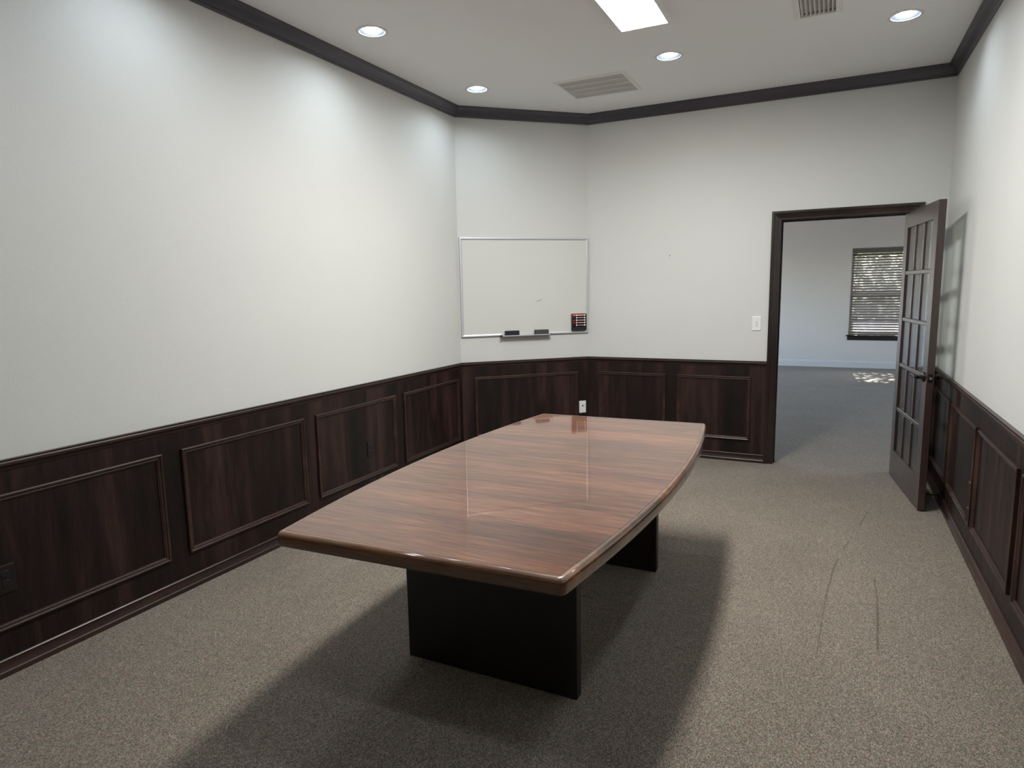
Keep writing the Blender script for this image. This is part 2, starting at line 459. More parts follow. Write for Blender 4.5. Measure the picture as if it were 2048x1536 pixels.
# doorway in the frame of the back wall: x runs from the right wall towards the left
DB0, DB1 = XR-DX1, XR-DX0
CAS = 0.0725
walls = {}
CLIP = {'back': (DB0-CAS, DB1+CAS)}
def local_end(i, d, end, mw):
    v = offv((i+end) % NP, d); return (mw.inverted() @ Vector((v.x, v.y, 0))).x
def run(name, i, prof, m, spans=None, label=None, parent=None):
    """sweep a closed profile of (depth, height) along wall i; spans give plain cut ends, None a mitre"""
    mw, L = FR[i]
    spans = spans or [(None, None)]
    g = G(); n = len(prof)
    for a, b in spans:
        vs = [((local_end(i, d, 0, mw) if a is None else a), d, z) for d, z in prof] + [((local_end(i, d, 1, mw) if b is None else b), d, z) for d, z in prof]
        fs = [(k, (k+1) % n, n+(k+1) % n, n+k) for k in range(n)] + [tuple(range(n-1, -1, -1)), tuple(range(n, 2*n))]
        g.add(vs, fs)
    o = g.obj(name, m, parent, mw if parent is None else None)
    if label: tag(o, label, kind='structure')
    return o
RAIL = [(0, .836), (.009, .836), (.0105, .846), (.0105, .850), (.016, .853), (.022, .858), (.0245, .864), (.0245, .870), (.021, .8745), (.017, .8755), (.017, .8775), (.021, .879), (.021, ZR), (0, ZR)]
BASE = [(0, .0), (.0225, .0), (.0225, .021), (.0205, .024), (.018, .0255), (.0165, .030), (.0135, .040), (.0125, .052), (.013, .059), (.0155, .063), (.0155, .067), (.0125, .0705), (.007, .072), (0, .072)]
CROWN = [(0, ZC), (0, 2.9835), (.007, 2.9835), (.010, 2.986), (.0115, 2.991), (.0105, 2.996), (.014, 2.999), (.0175, 3.0005), (.019, 3.004), (.023, 3.012), (.030, 3.023), (.040, 3.036), (.049, 3.044), (.0535, 3.047), (.055, 3.0525), (.059, 3.054), (.0623, 3.0575), (.0623, ZC)]
WB = 0.006     # wainscot board thickness
trim_n = 0
def moulding(parent, x0, x1, z0, z1, gap=None):
    """mitred picture-frame moulding of one panel, standing on the wainscot board"""
    prof = [(0, 0), (0, .0125), (.003, .0150), (.008, .0155), (.0115, .0135), (.0135, .0095), (.0170, .0090), (.0205, .0100), (.0235, .0085), (.0255, .0050), (.0290, .0042), (.0290, 0)]
    g = G(); n = len(prof)
    cor = lambda w: [(x0+w, z0+w), (x1-w, z0+w), (x1-w, z1-w), (x0+w, z1-w)]
    rings = []
    for k in range(4):
        rings.append([(cor(w)[k][0], WB+h, cor(w)[k][1]) for w, h in prof])
    for k in range(4):
        a, b = rings[k], rings[(k+1) % 4]
        if gap and k == gap[0]:
            # a strip is broken out of this side: two stumps with splintered ends
            for (t0, t1) in ((0.0, gap[1]), (gap[2], 1.0)):
                va, vb = [], []
                for j in range(n):
                    A, B = Vector(a[j]), Vector(b[j])
                    jag = 0.018*((j*7) % 5)/5
                    va.append(A.lerp(B, t0 if t0 == 0 else t0+jag)); vb.append(A.lerp(B, t1 if t1 == 1 else t1+jag))
                g.add(va+vb, [(j, (j+1) % n, n+(j+1) % n, n+j) for j in range(n)] + [tuple(range(n-1, -1, -1)), tuple(range(n, 2*n))])
        else:
            g.add(a+b, [(j, (j+1) % n, n+(j+1) % n, n+j) for j in range(n)])
    return g.obj('panel_moulding', 'trim_wood', parent)
PZ0, PZ1 = 0.190, 0.745
def world_spans(i, pts, ax):
    """world coordinate spans along a wall to local x spans"""
    mw, L = FR[i]; out = []
    for a, b in pts:
        la = abs(a-PLAN[i][ax]); lb = abs(b-PLAN[i][ax]); out.append((min(la, lb), max(la, lb)))
    return out
PANELS = {
    'left': world_spans(4, [(4.968, 4.128), (4.020, 3.160), (3.055, 2.185), (2.075, 1.205), (1.100, 0.230), (0.125, -0.745)], 1),
    'corner': [(0.112, 1.120)],
    'back': world_spans(2, [(-0.592, -1.218), (-1.321, -1.952)], 0),
    'right': world_spans(1, [(5.780, 5.050), (4.975, 4.165), (4.105, 3.285), (3.200, 2.380), (2.300, 1.480), (1.400, 0.580), (0.500, -0.320)], 1),
    'front': [(0.12+0.9*k, 0.92+0.9*k) for k in range(4)],
}
# local x of the angled wall runs from the end wall to the left wall
Lc = FR[3][1]
PANELS['corner'] = [(Lc-1.121, Lc-0.115)]
for i, s in enumerate(SIDES):
    mw, L = FR[i]
    g = G()
    if s == 'back':
        wall_geo(g, XR-FX1, XR-FX0, 0, ZTOP, WT, [(DB0-0.02, DB1+0.02, 0.0, DZ+0.02)])
    else:
        wall_geo(g, -WT*0.4 if s in ('corner', 'left') else -WT, L+(WT*0.4 if s in ('corner', 'back') else WT), 0, ZTOP, WT)
    w = g.obj('wall_'+s, 'wall', None, mw); tag(w, wall_names[s], kind='structure'); walls[s] = w
    spans = None
    if s == 'back':
        spans = [(None, DB0-CAS), (DB1+CAS, None)]
    # wainscot board
    bp = [(0, 0.0), (WB, 0.0), (WB, 0.848), (0, 0.848)]
    run('wainscot_board', i, bp, 'panel_wood', spans, parent=w)
    for j, (a, b) in enumerate(PANELS[s]):
        moulding(w, a, b, PZ0, PZ1, (1, 0.21, 0.44) if (s, j) == ('right', -1) else None)
    nice = {'front': 'behind the viewpoint', 'right': 'along the wall behind the door', 'back': 'along the doorway wall', 'corner': 'under the whiteboard', 'left': 'along the long left wall'}[s]
    o = run('baseboard_'+s, i, BASE, 'trim_wood', spans, 'dark stained wooden baseboard '+nice)
    trim_n += 1
    run('trim_%d' % trim_n, i, RAIL, 'trim_wood', spans, 'dark wooden chair rail '+nice)
    trim_n += 1
    run('trim_%d' % trim_n, i, CROWN, 'crown_wood', None, 'dark wooden crown moulding at the ceiling, '+nice.replace('under', 'above'))

# splintered stretch of moulding on the right wall: loose stump standing proud of the panel edge
def stump():
    mw, L = FR[1]
    lx = lambda y: y-PLAN[1][1]
    prof = [(0, 0), (0, .014), (.006, .016), (.012, .012), (.018, .009), (.018, 0)]
    g = G()
    for (z0, z1, dx) in ((0.195, 0.275, 0.030), (0.330, 0.420, 0.030)):
        n = len(prof); y = lx(4.235)
        va = [(y-w, WB+h, z0) for w, h in prof]; vb = [(y-w, WB+h, z1+0.012*((k*3) % 4)/4) for k, (w, h) in enumerate(prof)]
        g.add(va+vb, [(j, (j+1) % n, n+(j+1) % n, n+j) for j in range(n)] + [tuple(range(n-1, -1, -1)), tuple(range(n, 2*n))])
    o = g.obj('broken_moulding', 'trim_wood', walls['right'])
    o['label'] = 'splintered stump of broken panel moulding'
stump()

# ------------------------------------------------------------------ far room
FPLAN = [(FX0, YB+WT), (FX1, YB+WT), (FX1, FY), (FX0, FY)]
WX0, WX1, WZ0, WZ1 = 0.290, 1.215, 0.600, 2.150       # far window
side_windows = [(0.7, 2.6, 0.60, 2.30), (3.0, 4.9, 0.60, 2.30)]
fill_windows = [(2.2, 4.1, 0.60, 2.30)]  # unseen opening, added to let more daylight into the far room
FF = {}
for i, s in ((1, 'far_right'), (2, 'far'), (3, 'far_left')):
    mw, L = frame(FPLAN[i], FPLAN[(i+1) % 4]); FF[s] = (mw, L)
    ops = {'far': [(FX1-WX1, FX1-WX0, WZ0, WZ1)], 'far_left': side_windows, 'far_right': fill_windows}[s]
    o = wall_geo(G(), -WT, L+WT, 0, ZTOP, WT, ops).obj('wall_'+s, 'far_wall', None, mw)
    tag(o, {'far': 'pale grey-blue end wall seen through the doorway', 'far_left': 'pale side wall of the far room, left of the doorway', 'far_right': 'pale side wall of the far room, right of the doorway'}[s], kind='structure')
    bprof = [(0, 0), (.016, 0), (.016, .098), (.013, .102), (.013, .106), (.009, .112), (.007, .124), (.004, .130), (0, .130)]
    g = G(); n = len(bprof)
    g.add([(d, d, z) for d, z in bprof] + [(L-d, d, z) for d, z in bprof], [(k, (k+1) % n, n+(k+1) % n, n+k) for k in range(n)] + [tuple(range(n-1, -1, -1)), tuple(range(n, 2*n))])
    o = g.obj('baseboard_'+s, 'white_trim', None, mw)
    tag(o, 'tall white baseboard of the far room, '+{'far': 'below the blind', 'far_left': 'on its left side', 'far_right': 'on its right side'}[s], kind='structure')
# far side of the shared wall, sides of the unused corners
def window(idx, mw, x0, x1, z0, z1, label, sill):
    """x0..x1 in the wall frame; vinyl sash set in the outer half of the wall"""
    e = tag(empty('window_%d' % idx, place(mw, x0, 0, z0)), label, kind='structure')
    w, h = x1-x0, z1-z0; f = 0.045; yo, yi = -0.11, -0.06
    for nm, b in (('frame_stile', (0, f, yo, yi, 0, h)), ('frame_stile', (w-f, w, yo, yi, 0, h)), ('frame_rail', (f, w-f, yo, yi, 0, f)), ('frame_rail', (f, w-f, yo, yi, h-f, h)), ('meeting_rail', (f, w-f, yo+.005, yi-.005, h/2-.02, h/2+.02))):
        G().box(*b).obj(nm, 'vinyl', e)
    G().box(f, w-f, -0.088, -0.084, f, h/2-.02).obj('pane', 'glass', e)
    G().box(f, w-f, -0.088, -0.084, h/2+.02, h-f).obj('pane', 'glass', e)
    pd = bpy.data.lights.new('daylight_portal', 'AREA'); pd.shape = 'RECTANGLE'; pd.size = w; pd.size_y = h; pd.cycles.is_portal = True
    po = bpy.data.objects.new('daylight_portal', pd); COL.objects.link(po); po.parent = e
    po.matrix_local = Matrix.Translation((w/2, -0.115, h/2)) @ Matrix.Rotation(R(90), 4, 'X')
    if sill:
        s = G().box(-0.035, w+0.035, -0.06, 0.045, -0.022, 0.0).obj('window_sill', 'sill_wood', e, bevel=0.006); s['label'] = 'dark wooden stool of the sill'
        a = G().box(-0.012, w+0.012, 0.0, 0.016, -0.095, -0.022).obj('sill_apron', 'sill_wood', e, bevel=0.003); a['label'] = 'dark wooden apron below the sill'
    return e
window(1, FF['far'][0], FX1-WX1, FX1-WX0, WZ0, WZ1, 'window behind the taupe blind in the far room', True)
window(2, FF['far_left'][0], *side_windows[0], 'large window in the far room, nearer the end wall', True)
window(3, FF['far_left'][0], *side_windows[1], 'large window in the far room, nearer the doorway', True)

window(4, FF['far_right'][0], *fill_windows[0], 'unseen large window added in the right-hand wall to brighten the far room', True)

# ------------------------------------------------------------------ doorway trim and door
mwb = FR[2][0]
CPROF = [(0, 0), (0, .012), (.006, .0145), (.012, .0145), (.016, .0125), (.022, .0135), (.038, .0165), (.046, .0185), (.050, .0215), (.058, .0230), (.068, .0230), (.0725, .0205), (.0725, 0)]
def casing(name, x0, x1, z, y0, sgn, label, mw):
    g = G(); n = len(CPROF); r = 0.006
    rings = []
    for pts in (lambda w: (x0+r-w, 0.0), lambda w: (x0+r-w, z-r+w), lambda w: (x1-r+w, z-r+w), lambda w: (x1-r+w, 0.0)):
        rings.append([(pts(w)[0], y0+sgn*h, pts(w)[1]) for w, h in CPROF])
    for k in range(3):
        g.add(rings[k]+rings[k+1], [(j, (j+1) % n, n+(j+1) % n, n+j) for j in range(n)] + ([tuple(range(n-1, -1, -1))] if k == 0 else []) + ([tuple(range(n, 2*n))] if k == 2 else []))
    return tag(g.obj(name, 'post_wood', None, mw), label, kind='structure')
trim_n += 1; casing('trim_%d' % trim_n, DB0-0.006+0.0, DB1+0.006, DZ+0.006, 0.0, 1, 'dark moulded casing around the open doorway', mwb)
trim_n += 1; casing('trim_%d' % trim_n, DB0-0.006, DB1+0.006, DZ+0.006, -WT, -1, 'dark moulded casing on the far side of the doorway', mwb)
g = G()
g.box(DB0-0.02, DB0, -WT, 0, 0, DZ+0.02); g.box(DB1, DB1+0.02, -WT, 0, 0, DZ+0.02); g.box(DB0, DB1, -WT, 0, DZ, DZ+0.02)
g.box(DB1-0.012, DB1, -0.085, -0.05, 0, DZ-0.012); g.box(DB0, DB0+0.012, -0.085, -0.05, 0, DZ-0.012); g.box(DB0, DB1, -0.085, -0.05, DZ-0.012, DZ)
trim_n += 1; tag(g.obj('trim_%d' % trim_n, 'post_wood', None, mwb), 'dark wooden jamb lining the doorway', kind='structure')

def door():
    O = Vector((0.4705, 5.868, 0.012)); u = Vector((0.1165, -0.9932, 0)).normalized(); w = Vector((-u.y, u.x, 0))
    mw = Matrix((u, w, Vector((0, 0, 1)))).transposed().to_4x4(); mw.translation = O
    d = tag(empty('door_1', mw), 'dark wooden french door standing open, fifteen glass panes', kind='structure')
    Wd, H, T = 0.908, 2.020, 0.043
    sl, sr = 0.102, 0.112
    rows = [(0.214, 0.529), (0.559, 0.874), (0.904, 1.219), (1.249, 1.564), (1.594, 1.909)]
    cw = (Wd-sl-sr-2*0.030)/3
    cols = [(sl+k*(cw+0.030), sl+k*(cw+0.030)+cw) for k in range(3)]
    G().box(0, sl, 0, T, 0, H).obj('stile', 'door_wood', d, bevel=0.0015)
    G().box(Wd-sr, Wd, 0, T, 0, H).obj('stile', 'door_wood', d, bevel=0.0015)
    G().box(sl, Wd-sr, 0, T, 0, rows[0][0]).obj('bottom_rail', 'door_wood', d)
    G().box(sl, Wd-sr, 0, T, rows[-1][1], H).obj('top_rail', 'door_wood', d)
    for k in range(4):
        G().box(sl, Wd-sr, 0.003, T-0.003, rows[k][1], rows[k+1][0]).obj('muntin', 'door_wood', d, bevel=0.005, seg=2)
    vm = None
    for k in range(2):
        for (z0, z1) in rows:
            G().box(cols[k][1], cols[k+1][0], 0.003, T-0.003, z0, z1).obj('muntin', 'door_wood', d, bevel=0.005, seg=2)
    for (z0, z1) in rows:
        for (a, b) in cols:
            p = G().box(a-0.004, b+0.004, 0.0105, 0.0145, z0-0.004, z1+0.004).obj('pane', 'glass', d)
    # lever sets on both faces
    zc, xc = 0.888, Wd-0.063
    for side in (-1, 1):
        y0 = 0.0 if side < 0 else T
        r = G().lathe([(0.033, 0), (0.033, 0.004), (0.030, 0.009), (0.022, 0.011), (0.014, 0.013), (0.012, 0.030)], 28, (0, 0, 0), 'y', True, True)
        r.v = [(x+xc, y0+side*y, z+zc) for x, y, z in r.v]
        ro = r.obj('rosette', 'bronze', d, smooth=True)
        t = G().tube([(xc+0.004, y0+side*0.040, zc), (xc-0.015, y0+side*0.046, zc), (xc-0.05, y0+side*0.049, zc+0.004), (xc-0.085, y0+side*0.050, zc+0.004), (xc-0.112, y0+side*0.050, zc-0.002), (xc-0.122, y0+side*0.050, zc-0.008)], [0.012, 0.012, 0.009, 0.0085, 0.008, 0.005], 12)
        t.obj('lever', 'bronze', ro, smooth=True)
    p = G().box(Wd-0.0005, Wd+0.0012, T/2-0.0125, T/2+0.0125, zc-0.028, zc+0.028).obj('latch_plate', 'bronze', d)
    G().add([(Wd+.001, T/2-.007, zc-.008), (Wd+.001, T/2+.007, zc-.008), (Wd+.001, T/2+.007, zc+.008), (Wd+.001, T/2-.007, zc+.008), (Wd+.011, T/2+.005, zc-.008), (Wd+.011, T/2+.007, zc-.008), (Wd+.011, T/2+.007, zc+.008), (Wd+.011, T/2+.005, zc+.008)],
            [(0,1,2,3),(4,7,6,5),(0,4,5,1),(1,5,6,2),(2,6,7,3),(3,7,4,0)]).obj('latch_bolt', 'steel', p)
    for z in (0.18, 1.0, 1.80):
        h = G().tube([(-0.006, T+0.004, z), (-0.006, T+0.004, z+0.09)], 0.0065, 12).obj('hinge', 'bronze', d, smooth=True)
door()

# doorstop behind the door, screwed into the baseboard of the right wall
ds = tag(empty('door_stop', place(FR[1][0], 5.235-YF, 0.0165, 0.050)), 'black rod door stop low on the baseboard behind the door', 'door stop')
G().lathe([(0.014, 0), (0.014, 0.003), (0.007, 0.006)], 20, (0, 0, 0), 'y', True, True).obj('base_plate', 'bronze', ds, smooth=True)
G().tube([(0, 0.004, 0), (0, 0.070, 0.0)], 0.0045, 12).obj('rod', 'bronze', ds, smooth=True)
G().lathe([(0.0085, 0.070), (0.0095, 0.074), (0.0095, 0.084), (0.006, 0.088)], 18, (0, 0, 0), 'y', True, True).obj('bumper', 'black_plastic', ds, smooth=True)

# ------------------------------------------------------------------ conference table
def table():
    TX, TY, TZ, RZ = -1.150, 2.729, 0.720, 0.0
    mw = Matrix.Translation((TX, TY, 0)) @ Matrix.Rotation(RZ, 4, 'Z')
    t = tag(empty('conference_table', mw), 'long boat-shaped polished wooden conference table on two slab legs', 'table')
    HL, HE, HM, TH, rc = 1.152, 0.516, 0.608, 0.052, 0.026
    # outline, counter-clockwise, with rounded corners
    side = lambda y: HM - (HM-HE)*(y/HL)**2
    pts = []
    N = 36
    sl = 2*(HM-HE)/HL       # side slope at the ends
    ang = math.atan(sl)
    def corner(cx, cy, a0, a1):
        for k in range(7):
            a = a0+(a1-a0)*k/6; pts.append((cx+rc*math.cos(a), cy+rc*math.sin(a)))
    # right side going up
    yc = HL-rc
    for k in range(N+1):
        y = -yc+2*yc*k/N; pts.append((side(y), y))
    pts.pop(0); pts.pop()
    cxr = side(yc)-rc*math.cos(ang)
    corner(cxr, yc, ang, math.pi/2)
    corner(-cxr, yc, math.pi/2, math.pi-ang)
    for k in range(1, N):
        y = yc-2*yc*k/N; pts.append((-side(y), y))
    corner(-cxr, -yc, math.pi+ang, 1.5*math.pi)
    corner(cxr, -yc, 1.5*math.pi, 2*math.pi-ang)
    n = len(pts); P = [Vector((x, y+0.040*x)) for x, y in pts]     # the ends are cut slightly askew
    nor = []
    for i in range(n):
        d0 = (P[i]-P[i-1]).normalized(); d1 = (P[(i+1) % n]-P[i]).normalized()
        a = Vector((-d0.y, d0.x)); b = Vector((-d1.y, d1.x)); m = (a+b).normalized(); nor.append(m/max(0.5, m.dot(a)))
    ins = lambda d: [P[i]+nor[i]*d for i in range(n)]
    IN = 0.0245
    g = G(); top = ins(IN)
    g.add([(p.x, p.y, TZ) for p in top] + [(p.x, p.y, TZ-0.035) for p in top], [tuple(range(n)), tuple(range(2*n-1, n-1, -1))] + [(i, n+i, n+(i+1) % n, (i+1) % n) for i in range(n)])
    g.obj('tabletop', 'table', t)
    rr = 0.017
    prof = [(IN+0.0003, TZ-0.0008), (IN-0.0012, TZ-0.0003), (IN-0.003, TZ)] + [(rr-rr*math.sin(a), TZ-rr+rr*math.cos(a)) for a in [R(x) for x in (0, 12, 25, 38, 52, 66, 78, 90)]] + [(0, TZ-TH+0.006), (0.0018, TZ-TH+0.0018), (0.006, TZ-TH), (IN+0.0003, TZ-TH)]
    g = G(); m = len(prof); vs = []
    for d, z in prof: vs += [(p.x, p.y, z) for p in ins(d)]
    fs = []
    for k in range(m):
        k2 = (k+1) % m
        for i in range(n):
            j = (i+1) % n; fs.append((k*n+i, k2*n+i, k2*n+j, k*n+j))
    g.add(vs, fs)
    e = g.obj('edge_band', 'edge', t, smooth=True); e['label'] = 'rounded solid wood edge band'
    G().box(-0.40, 0.40, -1.0, 1.0, TZ-TH+0.004, TZ-0.036).obj('underframe', 'slab_wood', t)
    for yy in (-0.593, 0.625):
        s = G().box(-0.386, 0.364, yy-0.024, yy+0.024, 0.0, TZ-TH+0.004).obj('slab_leg', 'slab_wood', t, bevel=0.004)
table()

# ------------------------------------------------------------------ whiteboard and what it carries
mwc, Lc = FR[3]
def s2x(s): return Lc-s
def whiteboard():
    z0, z1, a, b = 1.1075, 1.984, s2x(1.230), s2x(0.010)
    e = tag(empty('whiteboard', place(mwc, (a+b)/2, 0.0, z0)), 'aluminium framed whiteboard with a short pen tray', 'whiteboard')
    w, h = (b-a)/2, z1-z0; f = 0.022
    s = G().box(-w+0.01, w-0.01, 0.002, 0.011, 0.01, h-0.01).obj('writing_surface', 'board', e)
    mk = G().add([(-0.085, 0.0113, 0.296), (-0.118, 0.0113, 0.305), (-0.140, 0.0113, 0.316), (-0.165, 0.0113, 0.333), (-0.138, 0.0113, 0.321), (-0.112, 0.0113, 0.312)], [(0, 1, 2, 3, 4, 5)])
    mk.obj('pen_smudge', 'smudge', s)
    # frame strips, mitred, with a raised rounded face
    prof = [(0, 0), (0, .014), (.004, .018), (.011, .0185), (.016, .016), (.022, .0125), (.022, 0)]
    cor = lambda k, q: [(-w+q, q), (w-q, q), (w-q, h-q), (-w+q, h-q)][k]
    n = len(prof)
    for k in range(4):
        A = [(cor(k, q)[0], y, cor(k, q)[1]) for q, y in prof]; B = [(cor((k+1) % 4, q)[0], y, cor((k+1) % 4, q)[1]) for q, y in prof]
        G().add(A+B, [(j, (j+1) % n, n+(j+1) % n, n+j) for j in range(n)] + [tuple(range(n-1, -1, -1)), tuple(range(n, 2*n))]).obj('frame_strip', 'alu', e)
    # tray: shallow L of aluminium with end caps
    tx0, tx1 = s2x(0.836)-(a+b)/2, s2x(0.372)-(a+b)/2
    tp = [(0.0, -0.004), (0.062, -0.004), (0.066, 0.000), (0.066, 0.007), (0.063, 0.007), (0.062, 0.0), (0.020, 0.0), (0.019, 0.020), (0.0, 0.020)]
    n = len(tp); A = [(tx0, y, z) for y, z in tp]; B = [(tx1, y, z) for y, z in tp]
    tr = G().add(A+B, [(j, (j+1) % n, n+(j+1) % n, n+j) for j in range(n)] + [tuple(range(n-1, -1, -1)), tuple(range(n, 2*n))]).obj('pen_tray', 'alu', e)
    for x in (tx0-0.006, tx1):
        G().box(x, x+0.006, 0.0, 0.067, -0.006, 0.010).obj('end_cap', 'black_plastic', tr)
    return z0
WBZ = whiteboard()
def eraser(s0, s1, m, label):
    x0, x1 = s2x(s1), s2x(s0)
    e = tag(empty('eraser', place(mwc, (x0+x1)/2, 0.041, WBZ+0.0005)), label, 'eraser', 'erasers in the whiteboard tray')
    w = (x1-x0)/2
    G().box(-w, w, -0.018, 0.004, 0, 0.047).obj('holder', 'black_plastic', e, bevel=0.003)
    G().box(-w+0.002, w-0.002, 0.004, 0.018, 0.001, 0.045).obj('felt_pad', m, e, bevel=0.002)
eraser(0.405, 0.537, 'felt', 'black felt eraser at the tray end nearer the left wall')
eraser(0.688, 0.820, 'felt2', 'worn dark grey felt eraser in the tray, nearer the markers')
def markers():
    x0, x1, z0, z1 = s2x(1.203), s2x(1.056), 1.134, 1.290
    e = tag(empty('marker_holder', place(mwc, (x0+x1)/2, 0.0115, z0)), 'black plastic marker holder on the whiteboard corner', 'marker holder')
    w, h = (x1-x0)/2, z1-z0
    G().box(-w, w, 0.0, 0.006, 0, h).obj('back_plate', 'black_plastic', e, bevel=0.003)
    for x in (-w, w-0.005):
        G().box(x, x+0.005, 0.006, 0.024, 0.004, h-0.002).obj('side_cheek', 'black_plastic', e, bevel=0.002)
    G().box(-w+0.005, w-0.005, 0.006, 0.027, 0.002, 0.030).obj('front_pocket', 'black_plastic', e, bevel=0.003)
    zs = [h-0.016-0.0232*k for k in range(5)]
    for k, z in enumerate(zs):
        G().box(-w+0.006, w-0.006, 0.006, 0.020, z-0.0105, z-0.0090).obj('shelf', 'black_plastic', e)
    for k, (z, ink, nm) in enumerate(zip(zs, ('orange', 'blue', 'red', 'crimson', 'black'), ('orange', 'dark blue', 'red', 'dark red', 'black'))):
        which = {'orange': 'at the top of the holder', 'blue': 'below the orange one', 'red': 'in the middle of the holder', 'crimson': 'second from the bottom of the holder', 'black': 'lowest in the holder'}[ink]
        mk = tag(empty('marker', place(mwc, (x0+x1)/2, 0.0115+0.0155, z0+z)), '%s whiteboard marker, %s' % (nm, which), 'marker', 'markers in the wall holder')
        L0 = w-0.008
        # the capped end points to the left wall (+x in this frame)
        G().lathe([(0.0050, 0.030), (0.0078, 0.031), (0.0080, 0.055), (0.0075, L0-0.004), (0.005, L0)], 16, (0, 0, 0), 'x', True, True).obj('cap', 'ink_'+ink, mk, smooth=True)
        G().lathe([(0.0078, 0.018), (0.0078, 0.031)], 16, (0, 0, 0), 'x', True, True).obj('collar', 'white_plastic', mk, smooth=True)
        G().lathe([(0.0079, -L0+0.018), (0.0079, 0.018)], 16, (0, 0, 0), 'x', True, True).obj('sleeve', 'ink_'+ink, mk, smooth=True)
        G().add([(-L0+0.024, 0.0072, 0.0035), (0.010, 0.0072, 0.0035), (0.010, 0.0082, 0.0006), (-L0+0.024, 0.0082, 0.0006)], [(0, 1, 2, 3)]).obj('printed_stripe', 'white_plastic', mk)
        G().lathe([(0.004, -L0), (0.0078, -L0+0.002), (0.0078, -L0+0.018)], 16, (0, 0, 0), 'x', True, True).obj('barrel_end', 'white_plastic', mk, smooth=True)
markers()

# ------------------------------------------------------------------ switch, jack, outlets, nail
def plate(name, mw, x, z, y, m, label, cat, w=0.072, h=0.120):
    e = tag(empty(name, place(mw, x, y, z)), label, cat)
    G().box(-w/2, w/2, 0, 0.006, -h/2, h/2).obj('cover_plate', m, e, bevel=0.003)
    return e
def screw(e, z, m='steel', x=0.0):
    G().lathe([(0.0034, 0.0055), (0.0034, 0.0068), (0.0022, 0.0074)], 14, (x, 0, z), 'y', True, True).obj('screw', m, e, smooth=True)
e = plate('light_switch', FR[2][0], XR+0.5645, 1.2015, 0, 'white_plastic', 'white single toggle light switch left of the doorway', 'light switch')
G().box(-0.0055, 0.0055, 0.005, 0.0066, -0.0125, 0.0125).obj('toggle_slot', 'rubber', e)
G().add([(-.004, .006, -.005), (.004, .006, -.005), (.004, .006, .006), (-.004, .006, .006), (-.003, .018, -.012), (.003, .018, -.012), (.003, .018, -.006), (-.003, .018, -.006)], [(0,3,2,1),(4,5,6,7),(0,1,5,4),(1,2,6,5),(2,3,7,6),(3,0,4,7)]).obj('toggle', 'white_plastic', e)
screw(e, 0.030, 'white_metal'); screw(e, -0.030, 'white_metal')
e = plate('phone_jack', FR[3][0], s2x(1.1705), 0.402, WB, 'white_plastic', 'white wall plate with one small square jack', 'wall jack', 0.070, 0.116)
G().box(-0.012, 0.012, 0.004, 0.0072, 0.000, 0.024).obj('jack_frame', 'white_plastic', e)
G().box(-0.0065, 0.0065, 0.006, 0.0078, 0.005, 0.0185).obj('jack_socket', 'slot', e)
screw(e, 0.046, 'white_metal'); screw(e, -0.046, 'white_metal')
def outlet(y, z, label):
    e = plate('wall_outlet', FR[4][0], YA-y, z, WB, 'brown_plastic', label, 'outlet', 0.070, 0.118)
    e['group'] = 'dark outlets in the left wainscot'
    for k in (-1, 1):
        f = G().lathe([(0.0165, 0.0055), (0.0165, 0.0078), (0.0155, 0.0084)], 24, (0, 0, k*0.0195), 'y', True, True).obj('receptacle_face', 'black_plastic', e, smooth=False)
        for x in (-0.0065, 0.0065):
            G().box(x-0.001, x+0.001, 0.0080, 0.0088, k*0.0195-0.001, k*0.0195+0.007).obj('slot', 'slot', f)
        G().lathe([(0.0024, 0.008), (0.0024, 0.0088)], 12, (0, 0, k*0.0195-0.0075), 'y', True, True).obj('ground_hole', 'slot', f)
    screw(e, 0.0, 'bronze')
outlet(3.703, 0.402, 'dark brown duplex outlet in the third panel back from the corner, behind the table')
outlet(1.354, 0.398, 'dark brown duplex outlet in the nearest left panel, cut by the picture edge')
nl = tag(empty('wall_nail', place(FR[2][0], XR+1.302, 0, 1.794)), 'tiny nail in the bare end wall between whiteboard and doorway', 'nail')
G().lathe([(0.0016, 0), (0.0016, 0.008), (0.0045, 0.0082), (0.0045, 0.0098)], 12, (0, 0, 0), 'y', True, True).obj('nail_head', 'steel', nl)

# ------------------------------------------------------------------ ceiling fixtures
def downlight(first, x, y, label):
    if first is None:
        e = empty('recessed_downlight')
        r = CAN_R
        G().lathe([(r-0.001, 0.004), (r-0.001, -0.0015), (r+0.004, -0.0035), (r+0.016, -0.0025), (r+0.019, 0.0), (r+0.012, 0.0)], 48, cap0=False).obj('trim_ring', 'white_metal', e, smooth=True)
        G().lathe([(r-0.0015, 0.0), (r-0.004, 0.012), (r-0.009, 0.040), (r-0.016, 0.075), (r-0.030, 0.105), (0.030, 0.125), (0.001, 0.126)], 48).obj('reflector', 'reflector', e, smooth=True)
        G().lathe([(0.001, 0.026), (0.024, 0.0270), (0.042, 0.0300), (0.0520, 0.0370)], 16, cap0=True).obj('bulb_lens', 'bulb', e, smooth=True)
        G().lathe([(0.0522, 0.0370), (0.051, 0.050), (0.034, 0.095), (0.022, 0.118)], 32).obj('bulb_body', 'white_metal', e, smooth=True)
    else:
        e = first.copy(); COL.objects.link(e)
        for c in first.children:
            k = c.copy(); COL.objects.link(k); k.parent = e
    e.matrix_world = Matrix.Translation((x, y, ZC))
    tag(e, label, 'downlight', 'recessed downlights in the ceiling')
    return e
cn = {0: 'left', 1: 'middle', 2: 'right'}
rn = {0: 'row nearest the doorway wall', 1: 'second row from the doorway wall', 2: 'third row, just above the picture', 3: 'fourth row, overhead'}
first = None
